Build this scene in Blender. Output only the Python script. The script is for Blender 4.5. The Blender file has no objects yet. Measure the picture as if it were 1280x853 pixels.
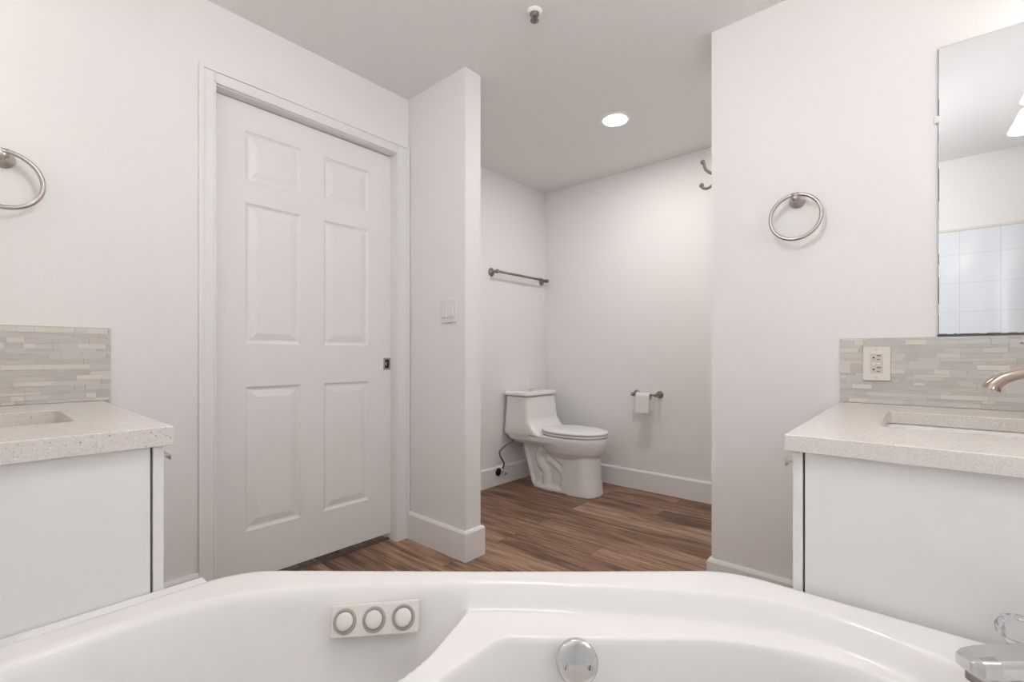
import bpy, bmesh, math, random
import numpy as np
from mathutils import Vector, Matrix
random.seed(7)
PI = math.pi
C = bpy.context.scene
COL = C.collection

# ---------------------------------------------------------------- camera
YAW, FOC, YH, HC, H = .7176, 584.3, 444.3, .98, 2.355
cam_d = bpy.data.cameras.new('camera'); cam = bpy.data.objects.new('camera', cam_d); COL.objects.link(cam)
cam.location = (0, 0, HC); cam.rotation_euler = (PI/2, 0, YAW - PI/2)
cam_d.sensor_fit = 'HORIZONTAL'; cam_d.sensor_width = 36; cam_d.lens = 36*FOC/1280
cam_d.shift_y = (YH - 426.5)/1280; cam_d.clip_start = .02; cam_d.clip_end = 50
C.camera = cam

# ---------------------------------------------------------------- world, lights, exposure
w = bpy.data.worlds.new('world'); C.world = w; w.use_nodes = True
w.node_tree.nodes['Background'].inputs[0].default_value = (.75, .8, .9, 1)
w.node_tree.nodes['Background'].inputs[1].default_value = .25
C.view_settings.view_transform = 'Standard'; C.view_settings.look = 'None'
C.view_settings.exposure = 0.02; C.view_settings.gamma = 1; C.view_settings.use_curve_mapping = False
E_ADDED_WIN, E_SHADE, E_CAN, E_ADDED_GLOBE = 16.0, 6.5, 185.0, 36.0

def area(name, loc, rot, sx, sy, power, col=(1, 1, 1), shape='RECTANGLE'):
    l = bpy.data.lights.new(name, 'AREA'); l.shape = shape; l.size = sx; l.size_y = sy
    l.energy = power; l.color = col
    o = bpy.data.objects.new(name, l); COL.objects.link(o); o.location = loc; o.rotation_euler = rot
    return o
# area lamp added as daylight at an unseen window behind the camera
area('added_daylight', (.79, -.515, 1.52), (PI/2, 0, PI), .54, .72, E_ADDED_WIN, (.93, .96, 1))

# ---------------------------------------------------------------- materials
def mat(name, col=(.8, .8, .8), rough=.5, metal=0, spec=.5, bump=None, coat=0, trans=0, emit=None, ior=1.45):
    m = bpy.data.materials.new(name); m.use_nodes = True
    N = m.node_tree.nodes; L = m.node_tree.links; b = N['Principled BSDF']
    b.inputs['Base Color'].default_value = (*col, 1); b.inputs['Roughness'].default_value = rough
    b.inputs['Metallic'].default_value = metal; b.inputs['Specular IOR Level'].default_value = spec
    b.inputs['Coat Weight'].default_value = coat; b.inputs['Transmission Weight'].default_value = trans
    b.inputs['IOR'].default_value = ior
    if emit: b.inputs['Emission Color'].default_value = (*emit[0], 1); b.inputs['Emission Strength'].default_value = emit[1]
    if bump:
        tc = N.new('ShaderNodeTexCoord'); n = N.new('ShaderNodeTexNoise'); bp = N.new('ShaderNodeBump')
        n.inputs['Scale'].default_value = bump[0]; n.inputs['Detail'].default_value = 3
        bp.inputs['Strength'].default_value = bump[1]; bp.inputs['Distance'].default_value = .002
        L.new(tc.outputs['Object'], n.inputs['Vector']); L.new(n.outputs['Fac'], bp.inputs['Height']); L.new(bp.outputs[0], b.inputs['Normal'])
    return m
M = {}
M['wall'] = mat('wall paint', (.90, .878, .866), .6, spec=.3, bump=(140, .12))
M['ceil'] = mat('ceiling paint', (.90, .878, .866), .8, spec=.2, bump=(90, .15))
M['trim'] = mat('white trim paint', (.90, .881, .87), .35, bump=(60, .03))
M['door'] = mat('white door paint', (.90, .878, .866), .38, bump=(60, .03))
M['cab'] = mat('white cabinet lacquer', (.87, .848, .83), .3, bump=(30, .01))
M['tub'] = mat('white acrylic', (.88, .85, .832), .16, spec=.5, bump=(6, .004))
M['ceramic'] = mat('white glazed ceramic', (.89, .875, .86), .12, bump=(8, .004))
M['seat'] = mat('white toilet seat plastic', (.89, .875, .86), .25, bump=(8, .004))
M['nickel'] = mat('brushed nickel', (.50, .46, .43), .3, 1, bump=(300, .03))
M['nickel_dark'] = mat('aged nickel', (.30, .265, .25), .35, 1, bump=(300, .05))
M['warm_nickel'] = mat('champagne nickel', (.52, .42, .36), .25, 1, bump=(300, .02))
M['chrome'] = mat('polished chrome', (.68, .675, .66), .12, 1, bump=(10, .01))
M['hose'] = mat('braided steel hose', (.18, .16, .15), .4, 1, bump=(400, .6))
M['black'] = mat('black rubber', (.012, .01, .01), .5, bump=(50, .05))
M['dark'] = mat('dark gap', (.03, .028, .026), .7, bump=(50, .05))
M['gap_shadow'] = mat('brown door gap shade', (.16, .12, .10), .5, bump=(50, .05))  # brown that carries the shade of the gap under the door
M['paper'] = mat('toilet tissue', (.86, .85, .84), .9, spec=.1, bump=(160, .4))
M['ivory'] = mat('almond plastic', (.80, .745, .69), .35, bump=(40, .01))
M['ivory_btn'] = mat('almond glossy plastic', (.82, .77, .73), .2, bump=(40, .01))
M['greyring'] = mat('grey plastic ring', (.40, .37, .335), .45, bump=(40, .01))
M['outlet'] = mat('almond outlet plastic', (.82, .76, .70), .35, bump=(40, .01))
M['outlet_in'] = mat('beige receptacle plastic', (.68, .62, .56), .4, bump=(40, .01))
M['switch'] = mat('white switch plastic', (.84, .82, .81), .3, bump=(40, .01))
M['mirror'] = mat('silvered mirror', (.93, .95, .96), .015, 1)
M['mirror_edge'] = mat('blackened mirror edge', (.10, .10, .10), .5, bump=(90, .5))
M['clip'] = mat('clear plastic clip', (.9, .88, .86), .3, bump=(90, .02))
M['shade'] = mat('lit opal glass shade', (.9, .88, .84), .3, emit=((1, .975, .94), E_SHADE), bump=(20, .01))
M['can'] = mat('lit led diffuser', (.95, .95, .95), .4, emit=((1, .985, .97), E_CAN), bump=(20, .01))
M['dome'] = mat('added globe glow', (.95, .95, .95), .4, emit=((1, .985, .965), E_ADDED_GLOBE), bump=(20, .01))  # glow of the added ceiling globe
M['caulk'] = mat('white caulk', (.80, .785, .77), .5, bump=(80, .2))

def crystal():
    m = mat('clear acrylic', (.95, .95, .95), .05, trans=.85, ior=1.4, bump=(20, .02)); return m
M['crystal'] = crystal()

def quartz(name, base, speck):
    m = mat(name, base, .14, spec=.5); N = m.node_tree.nodes; L = m.node_tree.links; b = N['Principled BSDF']
    tc = N.new('ShaderNodeTexCoord')
    def lay(scale, lo, hi, colA, prev):
        v = N.new('ShaderNodeTexVoronoi'); v.inputs['Scale'].default_value = scale
        L.new(tc.outputs['Object'], v.inputs['Vector'])
        # random per-cell value decides if a cell holds a chip
        sp = N.new('ShaderNodeSeparateColor'); L.new(v.outputs['Color'], sp.inputs[0])
        g = N.new('ShaderNodeMath'); g.operation = 'GREATER_THAN'; g.inputs[1].default_value = hi; L.new(sp.outputs[0], g.inputs[0])
        l = N.new('ShaderNodeMath'); l.operation = 'LESS_THAN'; l.inputs[1].default_value = lo; L.new(v.outputs['Distance'], l.inputs[0])
        mu = N.new('ShaderNodeMath'); mu.operation = 'MULTIPLY'; L.new(g.outputs[0], mu.inputs[0]); L.new(l.outputs[0], mu.inputs[1])
        mx = N.new('ShaderNodeMix'); mx.data_type = 'RGBA'; L.new(mu.outputs[0], mx.inputs[0])
        if prev is None: mx.inputs[6].default_value = (*base, 1)
        else: L.new(prev, mx.inputs[6])
        mx.inputs[7].default_value = (*colA, 1)
        return mx.outputs[2]
    c = lay(330, .42, .55, tuple(x*.88 for x in base), None)
    c = lay(210, .34, .72, speck, c)
    c = lay(160, .3, .86, tuple(min(1, x*1.12) for x in base), c)
    c = lay(120, .22, .9, tuple(x*.74 for x in speck), c)
    L.new(c, b.inputs['Base Color'])
    return m
M['quartz'] = quartz('cream quartz', (.76, .70, .65), (.60, .545, .50))

def wood():
    m = mat('walnut plank floor', (.2, .1, .07), .42, spec=.4); N = m.node_tree.nodes; L = m.node_tree.links; b = N['Principled BSDF']
    tc = N.new('ShaderNodeTexCoord'); mp = N.new('ShaderNodeMapping'); mp.inputs['Rotation'].default_value = (0, 0, PI/2)
    L.new(tc.outputs['Object'], mp.inputs[0])
    br = N.new('ShaderNodeTexBrick'); br.offset = .37; br.offset_frequency = 2
    for k, v in (('Scale', 1), ('Mortar Size', .0007), ('Mortar Smooth', .2), ('Bias', 0), ('Brick Width', 1.22), ('Row Height', .178)): br.inputs[k].default_value = v
    br.inputs['Color1'].default_value = (0, 0, 0, 1); br.inputs['Color2'].default_value = (1, 1, 1, 1); br.inputs['Mortar'].default_value = (.5, .5, .5, 1)
    L.new(mp.outputs[0], br.inputs['Vector'])
    # offset grain per plank
    sep = N.new('ShaderNodeSeparateXYZ'); L.new(mp.outputs[0], sep.inputs[0])
    sc = N.new('ShaderNodeSeparateColor'); L.new(br.outputs['Color'], sc.inputs[0])
    ofs = N.new('ShaderNodeMath'); ofs.operation = 'MULTIPLY_ADD'; ofs.inputs[1].default_value = 7; L.new(sc.outputs[0], ofs.inputs[0]); L.new(sep.outputs[0], ofs.inputs[2])
    cb = N.new('ShaderNodeCombineXYZ'); L.new(ofs.outputs[0], cb.inputs[0]); L.new(sep.outputs[1], cb.inputs[1]); L.new(sc.outputs[0], cb.inputs[2])
    def noise(sx, sy, scale, detail, dist=0):
        mm = N.new('ShaderNodeMapping'); mm.inputs['Scale'].default_value = (sx, sy, 1); L.new(cb.outputs[0], mm.inputs[0])
        n = N.new('ShaderNodeTexNoise'); n.inputs['Scale'].default_value = scale; n.inputs['Detail'].default_value = detail
        n.inputs['Distortion'].default_value = dist; L.new(mm.outputs[0], n.inputs['Vector']); return n.outputs['Fac']
    big = noise(1, 9, 1.8, 6, 1.4); fine = noise(1, 26, 5, 9, .8)
    mm = N.new('ShaderNodeMapping'); mm.inputs['Scale'].default_value = (.55, 9, 1); L.new(cb.outputs[0], mm.inputs[0])
    wv = N.new('ShaderNodeTexWave'); wv.bands_direction = 'Y'; wv.inputs['Scale'].default_value = 2.2; wv.inputs['Distortion'].default_value = 9; wv.inputs['Detail'].default_value = 3; wv.inputs['Detail Scale'].default_value = .8
    L.new(mm.outputs[0], wv.inputs['Vector'])
    a1 = N.new('ShaderNodeMath'); a1.operation = 'MULTIPLY_ADD'; a1.inputs[1].default_value = .55; L.new(big, a1.inputs[0])
    a0 = N.new('ShaderNodeMath'); a0.operation = 'MULTIPLY'; a0.inputs[1].default_value = .42; L.new(fine, a0.inputs[0]); L.new(a0.outputs[0], a1.inputs[2])
    a2 = N.new('ShaderNodeMath'); a2.operation = 'MULTIPLY_ADD'; a2.inputs[1].default_value = .05; L.new(wv.outputs['Fac'], a2.inputs[0]); L.new(a1.outputs[0], a2.inputs[2])
    a3 = N.new('ShaderNodeMath'); a3.operation = 'MULTIPLY_ADD'; a3.inputs[1].default_value = .14; L.new(sc.outputs[0], a3.inputs[0]); L.new(a2.outputs[0], a3.inputs[2])
    cr = N.new('ShaderNodeValToRGB'); e = cr.color_ramp.elements
    e[0].position = .40; e[0].color = (.062, .030, .018, 1); e[1].position = .72; e[1].color = (.50, .325, .22, 1)
    x = e.new(.52); x.color = (.19, .100, .062, 1); x = e.new(.61); x.color = (.32, .183, .115, 1)
    L.new(a3.outputs[0], cr.inputs[0])
    mx = N.new('ShaderNodeMix'); mx.data_type = 'RGBA'; L.new(br.outputs['Fac'], mx.inputs[0]); L.new(cr.outputs[0], mx.inputs[6]); mx.inputs[7].default_value = (.03, .018, .013, 1)
    L.new(mx.outputs[2], b.inputs['Base Color'])
    bp = N.new('ShaderNodeBump'); bp.inputs['Strength'].default_value = .2; bp.inputs['Distance'].default_value = .001; L.new(fine, bp.inputs['Height']); L.new(bp.outputs[0], b.inputs['Normal'])
    return m
M['wood'] = wood()
MOS = [mat('mosaic glass grey', (.60, .58, .545), .12, bump=(30, .02)), mat('mosaic glass beige', (.64, .60, .555), .14, bump=(30, .02)),
       mat('mosaic stone cream', (.76, .70, .645), .4, bump=(60, .05)), mat('mosaic glass pale', (.68, .66, .63), .1, bump=(30, .02))]
M['grout'] = mat('light grout', (.66, .62, .57), .8, bump=(120, .2))

def tilemat():
    m = mat('white ceramic wall tile', (.8, .82, .84), .12); N = m.node_tree.nodes; L = m.node_tree.links; b = N['Principled BSDF']
    uv = N.new('ShaderNodeTexCoord'); br = N.new('ShaderNodeTexBrick'); br.offset = 0
    for k, v in (('Scale', 1), ('Mortar Size', .0022), ('Brick Width', .2), ('Row Height', .2)): br.inputs[k].default_value = v
    br.inputs['Color1'].default_value = (.86, .885, .91, 1); br.inputs['Color2'].default_value = (.85, .88, .91, 1); br.inputs['Mortar'].default_value = (.74, .75, .76, 1)
    L.new(uv.outputs['UV'], br.inputs['Vector']); L.new(br.outputs['Color'], b.inputs['Base Color']); return m
M['tile'] = tilemat()
M['frost'] = mat('frosted window glass', (.9, .93, .97), .5, trans=.9, bump=(60, .2))

# ---------------------------------------------------------------- mesh helpers
def link(name, bm, m, parent=None, smooth=False, origin=None, bevel=0, segs=2, mats=None, recalc=True):
    if recalc: bmesh.ops.recalc_face_normals(bm, faces=bm.faces)
    me = bpy.data.meshes.new(name)
    if origin is None:
        if parent is not None: origin = parent_world(parent)
        else:
            xs = [v.co for v in bm.verts]
            origin = Vector(((min(v.x for v in xs)+max(v.x for v in xs))/2, (min(v.y for v in xs)+max(v.y for v in xs))/2, min(v.z for v in xs)))
    origin = Vector(origin)
    bmesh.ops.translate(bm, verts=bm.verts, vec=-origin)
    bm.to_mesh(me); bm.free()
    for x in (mats or [m]): me.materials.append(x)
    if smooth:
        for p in me.polygons: p.use_smooth = True
    o = bpy.data.objects.new(name, me); COL.objects.link(o)
    if parent is not None: o.parent = parent; o.location = (0, 0, 0)
    else: o.location = origin
    if bevel:
        md = o.modifiers.new('bevel', 'BEVEL'); md.width = bevel; md.segments = segs; md.limit_method = 'ANGLE'; md.angle_limit = math.radians(40)
        md.harden_normals = False
    return o
def parent_world(p):
    v = Vector((0, 0, 0))
    while p is not None: v += Vector(p.location); p = p.parent
    return v
def thing(name, label, cat, loc, group=None):
    o = bpy.data.objects.new(name, None); COL.objects.link(o); o.location = loc; o.empty_display_size = .05
    o['label'] = label; o['category'] = cat
    if group: o['group'] = group
    return o
def tag(o, label, cat, group=None):
    o['label'] = label; o['category'] = cat
    if group: o['group'] = group
    return o
def struct(name, bm, m, label=None, cat=None, **k):
    o = link(name, bm, m, **k); o['kind'] = 'structure'
    if label: o['label'] = label
    if cat: o['category'] = cat
    return o
def B(): return bmesh.new()
def box(bm, x0, x1, y0, y1, z0, z1, mi=0):
    v = [bm.verts.new(p) for p in ((x0,y0,z0),(x1,y0,z0),(x1,y1,z0),(x0,y1,z0),(x0,y0,z1),(x1,y0,z1),(x1,y1,z1),(x0,y1,z1))]
    for f in ((0,3,2,1),(4,5,6,7),(0,1,5,4),(1,2,6,5),(2,3,7,6),(3,0,4,7)):
        bm.faces.new([v[i] for i in f]).material_index = mi
    return bm
def boxb(*a): return box(B(), *a)
def loft(bm, rings, cap0=True, cap1=True, closed=True, mi=0):
    R = [[bm.verts.new(p) for p in r] for r in rings]; n = len(R[0])
    for a, b in zip(R, R[1:]):
        for i in range(n if closed else n-1):
            j = (i+1) % n; bm.faces.new((a[i], a[j], b[j], b[i])).material_index = mi
    if cap0: bm.faces.new(list(reversed(R[0]))).material_index = mi
    if cap1: bm.faces.new(R[-1]).material_index = mi
    return R
def frame(d):
    d = Vector(d).normalized(); up = Vector((0, 0, 1)) if abs(d.z) < .95 else Vector((1, 0, 0))
    s = d.cross(up).normalized(); return s, d.cross(s).normalized() if True else None
def tube(bm, pts, r, n=14, cap=True, flat=None):
    pts = [Vector(p) for p in pts]; rr = r if isinstance(r, (list, tuple)) else [r]*len(pts)
    rings = []; s = None
    for i, p in enumerate(pts):
        d = (pts[min(i+1, len(pts)-1)] - pts[max(i-1, 0)]).normalized()
        if s is None: s, t = frame(d)
        else: s = (s - d*s.dot(d)).normalized(); t = d.cross(s)
        a, b = (rr[i], rr[i]) if flat is None else (rr[i]*flat[0], rr[i]*flat[1])
        rings.append([p + s*a*math.cos(2*PI*k/n) + t*b*math.sin(2*PI*k/n) for k in range(n)])
    loft(bm, rings, cap, cap); return bm
def lathe(bm, base, axis, prof, n=32, cap=True):
    """prof: list of (distance along axis, radius)"""
    base = Vector(base); ax = Vector(axis).normalized(); s, t = frame(ax)
    rings = [[base + ax*h + s*max(r, 1e-4)*math.cos(2*PI*k/n) + t*max(r, 1e-4)*math.sin(2*PI*k/n) for k in range(n)] for h, r in prof]
    loft(bm, rings, cap, cap); return bm
def torus(bm, c, nrm, R, r, n=64, m=12):
    c = Vector(c); s, t = frame(nrm); nn = Vector(nrm).normalized(); V = []
    for i in range(n):
        a = 2*PI*i/n; d = s*math.cos(a) + t*math.sin(a)
        V.append([bm.verts.new(c + d*(R + r*math.cos(2*PI*j/m)) + nn*r*math.sin(2*PI*j/m)) for j in range(m)])
    for i in range(n):
        for j in range(m): bm.faces.new((V[i][j], V[(i+1) % n][j], V[(i+1) % n][(j+1) % m], V[i][(j+1) % m]))
    return bm
def bez(pts, n=8):
    """Catmull-Rom through points"""
    P = [Vector(p) for p in pts]; P = [P[0]*2-P[1]] + P + [P[-1]*2-P[-2]]; out = []
    for i in range(1, len(P)-2):
        for k in range(n):
            t = k/n; a, b, c, d = P[i-1:i+3]
            out.append(.5*((2*b)+(c-a)*t+(2*a-5*b+4*c-d)*t*t+(3*b-a-3*c+d)*t**3))
    out.append(P[-2]); return out

# ---------------------------------------------------------------- room shell
XL, YB, D, X1, X2, Y2, T, R2, W, YE = -.40, -.53, 2.078, 1.53, 1.632, 1.63, 2.41, 3.19, 2.06, .669
DX0, DX1, DZ = .618, 1.447, 2.038
struct('floor', boxb(XL-.1, R2+.1, YB-.1, T+.1, -.05, 0), M['wood'], 'dark walnut plank floor running from door into toilet alcove', 'floor', origin=(0, 0, 0))
struct('ceiling', boxb(XL-.1, R2+.1, YB-.1, T+.1, H, H+.08), M['ceil'], 'plain white ceiling', 'ceiling')
bm = B(); box(bm, XL-.1, DX0, D, D+.14, 0, H); box(bm, DX1, X1, D, D+.14, 0, H); box(bm, DX0, DX1, D, D+.14, DZ, H)
struct('wall_left', bm, M['wall'], 'white wall around the six-panel door', 'wall')
struct('wall_divider', boxb(X1, X2, Y2, T, 0, H), M['wall'], 'short white dividing wall end between door and toilet alcove', 'wall')
struct('wall_alcove_left', boxb(X2-.1, R2+.1, T, T+.1, 0, H), M['wall'], 'white alcove wall behind the toilet', 'wall')
struct('wall_alcove_right', boxb(R2, R2+.1, YE-.1, T, 0, H), M['wall'], 'white alcove wall with the paper holder', 'wall')
struct('wall_alcove_near', boxb(W+.1, R2, YE-.1, YE, 0, H), M['wall'], 'white alcove wall hidden behind the right wall end', 'wall')
struct('wall_right', boxb(W, W+.1, YB-.1, YE, 0, H), M['wall'], 'white wall on the right with towel ring and mirror', 'wall')
struct('wall_rear', boxb(XL-.1, XL, YB-.1, D, 0, H), M['wall'], 'white wall behind the left vanity', 'wall')
WX0, WX1, WZ0, WZ1 = .50, 1.08, 1.12, 1.92
bm = B(); box(bm, XL, WX0, YB-.1, YB, 0, H); box(bm, WX1, W, YB-.1, YB, 0, H); box(bm, WX0, WX1, YB-.1, YB, 0, WZ0); box(bm, WX0, WX1, YB-.1, YB, WZ1, H)
struct('wall_back', bm, M['wall'], 'white wall behind the tub with an added window opening', 'wall')
wf = B()  # unseen window, added to light the room from behind the camera
for a in ((WX0, WX0+.04, WZ0, WZ1), (WX1-.04, WX1, WZ0, WZ1), (WX0+.04, WX1-.04, WZ0, WZ0+.04), (WX0+.04, WX1-.04, WZ1-.04, WZ1)):
    box(wf, a[0], a[1], YB-.075, YB-.035, a[2], a[3])
wf = struct('added_window_1', wf, M['trim'], 'unseen white framed frosted window added above the tub for daylight', 'window')
link('pane', boxb(WX0+.04, WX1-.04, YB-.06, YB-.05, WZ0+.04, WZ1-.04), M['frost'], wf)

# baseboards (profile with a softened top edge), drawn as an extruded run
def base_run(name, pts, h, label, th=.016):
    """pts: wall-line points in plan; room side is to the left of travel"""
    bm = B(); n = len(pts); off = []
    P = [Vector((p[0], p[1], 0)) for p in pts]
    nr = []
    for i in range(n-1):
        d = (P[i+1]-P[i]).normalized(); nr.append(Vector((-d.y, d.x, 0)))
    def at(i, t):
        if i == 0: return P[0] + nr[0]*t
        if i == n-1: return P[-1] + nr[-1]*t
        return P[i] + (nr[i-1] + nr[i])*t
    prof = ((.0, .0), (th, 0), (th, h-.012), (th-.005, h-.003), (th-.009, h), (0, h))
    loft(bm, [[at(i, a) + Vector((0, 0, z)) for a, z in prof] for i in range(n)])
    return struct(name, bm, M['trim'], label, 'baseboard')
base_run('baseboard_divider', [(X2, T-.017), (X2, Y2), (X1, Y2), (X1, D-.014)], .143, 'tall white baseboard wrapped around the dividing wall end')
base_run('baseboard_alcove', [(R2, YE+.017), (R2, T), (X2, T)], .14, 'tall white baseboard around the toilet alcove')
base_run('baseboard_right', [(W, .20), (W, YE), (R2, YE)], .116, 'white baseboard below the right towel ring')
base_run('baseboard_left', [(.556, D), (.27, D)], .15, 'white baseboard between left vanity and door casing')

# door casing
bm = B()
def casing_v(x0, x1, zt):
    s = 1 if x1 > x0 else -1           # x0 = outer edge, x1 = inner edge
    lo, hi = min(x0, x1), max(x0, x1)
    box(bm, lo, hi, D-.011, D+.0005, 0, zt)
    box(bm, min(x0, x0+s*.016), max(x0, x0+s*.016), D-.017, D-.0112, 0, zt)
    box(bm, min(x1, x1-s*.008), max(x1, x1-s*.008), D-.014, D-.0112, 0, zt)
casing_v(.556, .614, DZ+.06); casing_v(1.527, DX1+.002, DZ+.06)
box(bm, .614, DX1+.002, D-.011, D+.0005, DZ+.004, DZ+.06); box(bm, .572, 1.511, D-.017, D-.0112, DZ+.046, DZ+.06); box(bm, .606, 1.455, D-.014, D-.0112, DZ+.004, DZ+.012)
struct('trim_1', bm, M['trim'], 'white door casing around the six-panel door', 'door casing', bevel=.0025)

# six-panel pocket door
def door_bm():
    bm = B(); y0, y1 = 2.123, 2.158; xs0, xs1, z0, z1 = DX0-.03, DX1+.03, .036, 2.034
    cols = ((.739, .971), (1.080, 1.319)); rows = ((.242, .847), (1.028, 1.62), (1.713, 1.92))
    gx = [xs0, cols[0][0], cols[0][1], cols[1][0], cols[1][1], xs1]; gz = [z0, rows[0][0], rows[0][1], rows[1][0], rows[1][1], rows[2][0], rows[2][1], z1]
    g = [[bm.verts.new((x, y0, z)) for z in gz] for x in gx]
    for i in range(5):
        for j in range(7):
            q = [g[i][j], g[i+1][j], g[i+1][j+1], g[i][j+1]]
            if i in (1, 3) and j in (1, 3, 5):
                xa, xb, za, zb = gx[i], gx[i+1], gz[j], gz[j+1]; prev = q
                for ins, dep in ((.004, .004), (.011, .0085), (.018, .0085), (.022, .007), (.043, .0015), (.046, .001)):
                    cur = [bm.verts.new(p) for p in ((xa+ins, y0+dep, za+ins), (xb-ins, y0+dep, za+ins), (xb-ins, y0+dep, zb-ins), (xa+ins, y0+dep, zb-ins))]
                    for k in range(4): bm.faces.new((prev[k], prev[(k+1) % 4], cur[(k+1) % 4], cur[k]))
                    prev = cur
                bm.faces.new(prev)
            else: bm.faces.new(q)
    # sides and back
    bk = [bm.verts.new(p) for p in ((xs0, y1, z0), (xs1, y1, z0), (xs1, y1, z1), (xs0, y1, z1))]
    bm.faces.new(list(reversed(bk)))
    bm.faces.new([g[i][0] for i in range(6)][::-1] + [bk[0], bk[1]]); bm.faces.new([g[i][7] for i in range(6)] + [bk[2], bk[3]])
    bm.faces.new([g[0][j] for j in range(8)] + [bk[3], bk[0]]); bm.faces.new([g[5][j] for j in range(8)][::-1] + [bk[1], bk[2]])
    return bm
door = struct('door_1', door_bm(), M['door'], 'white six-panel pocket door', 'door')
lx0, lx1, lz0, lz1 = 1.405, 1.4455, .903, .966
la = B(); yl = 2.1225
for a in ((lx0, lx0+.008, lz0, lz1), (lx1-.008, lx1, lz0, lz1), (lx0+.008, lx1-.008, lz0, lz0+.009), (lx0+.008, lx1-.008, lz1-.009, lz1)): box(la, a[0], a[1], yl-.003, yl, a[2], a[3])
box(la, lx0+.015, lx0+.021, yl-.002, yl, lz0+.02, lz1-.02); box(la, lx0+.008, lx0+.021, yl-.0022, yl, .931, .938)
lt = link('pocket_latch', la, M['nickel'], door, bevel=.0008); lt['label'] = 'small square nickel pocket latch'
link('latch_recess', boxb(lx0+.006, lx1-.006, yl-.0008, yl, lz0+.006, lz1-.006), M['dark'], lt)
# dark strip standing in for the shadow under the pocket door
struct('trim_2', boxb(DX0, DX1, 2.128, 2.15, 0, .006), M['gap_shadow'], 'dark strip standing in for shadow in the gap under the pocket door', 'floor guide')
# painted knee-wall ledge between tub and left vanity
struct('trim_3', boxb(XL, .335, 1.1775, 1.2185, 0, .481), M['trim'], 'narrow white ledge between tub rim and left vanity', 'ledge', bevel=.003)

# ---------------------------------------------------------------- bathtub
def poly_in(P, X, Y):
    r = np.zeros(X.shape, bool); n = len(P)
    for i in range(n):
        x0, y0 = P[i]; x1, y1 = P[(i+1) % n]
        c = ((y0 > Y) != (y1 > Y)) & (X < (x1-x0)*(Y-y0)/((y1-y0) if y1 != y0 else 1e-9)+x0); r ^= c
    return r
def sdf(P, X, Y):
    """positive inside"""
    d = np.full(X.shape, 1e9); n = len(P)
    for i in range(n):
        a = P[i]; b = P[(i+1) % n]; ex, ey = b[0]-a[0], b[1]-a[1]; L2 = ex*ex+ey*ey+1e-12
        t = np.clip(((X-a[0])*ex+(Y-a[1])*ey)/L2, 0, 1); d = np.minimum(d, np.hypot(X-a[0]-t*ex, Y-a[1]-t*ey))
    return np.where(poly_in(P, X, Y), d, -d)
def chaikin(P, k=3):
    for _ in range(k):
        Q = []
        for i in range(len(P)):
            a = np.array(P[i]); b = np.array(P[(i+1) % len(P)]); Q += [a*.75+b*.25, a*.25+b*.75]
        P = Q
    return [tuple(p) for p in P]
def fillet(P, R, n=8):
    out = []; N = len(P)
    for i in range(N):
        p = np.array(P[i], float); a = np.array(P[i-1], float)-p; b = np.array(P[(i+1) % N], float)-p
        a /= np.linalg.norm(a); b /= np.linalg.norm(b); r = R[i]
        for k in range(n+1):
            t = k/n; s = (1-t)*(1-t); u = t*t
            out.append(tuple(p + a*r*s + b*r*u))
    return out
def ray_hit(P, c, th):
    dx, dy = math.cos(th), math.sin(th); best = None
    for i in range(len(P)):
        ax, ay = P[i]; bx, by = P[(i+1) % len(P)]; ex, ey = bx-ax, by-ay; den = dx*ey-dy*ex
        if abs(den) < 1e-12: continue
        t = ((ax-c[0])*ey-(ay-c[1])*ex)/den; u = ((ax-c[0])*dy-(ay-c[1])*dx)/den
        if -1e-9 <= u <= 1+1e-9 and t > 0 and (best is None or t > best): best = t
    return best
OUT = fillet([(-.385, -.515), (1.14, -.515), (1.14, .325), (.397, 1.176), (-.385, 1.176)], [.02, .02, .07, .08, .02])
A_ = chaikin([(-.27, 1.02), (.02, 1.065), (.20, 1.075), (.345, 1.03), (.49, .905), (.58, .814), (.744, .65), (.881, .4436), (1.005, .26), (1.03, .15), (1.025, .06), (.99, -.05), (.90, -.19), (.70, -.28), (.1, -.30), (-.22, -.27), (-.29, -.1), (-.30, .6)], 3)
B_ = fillet([(.655, .597), (.77, .452), (.915, .29), (.972, .165), (.992, .05), (.93, -.13), (.6, -.21), (-.05, -.21), (-.16, 0), (-.16, .5), (-.05, .593), (.3, .592)], [.028, .05, .05, .05, .05, .1, .1, .1, .1, .08, .05, .1])
SEAT_ = fillet([(.70, .728), (.80, .86), (.5, 1.3), (-.5, 1.3), (-.5, .66), (.30, .655), (.506, .655)], [.02, .02, .02, .02, .02, .05, .05])
ss = lambda d, a, b: (lambda t: t*t*(3-2*t))(np.clip((d-a)/(b-a), 0, 1))
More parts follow.
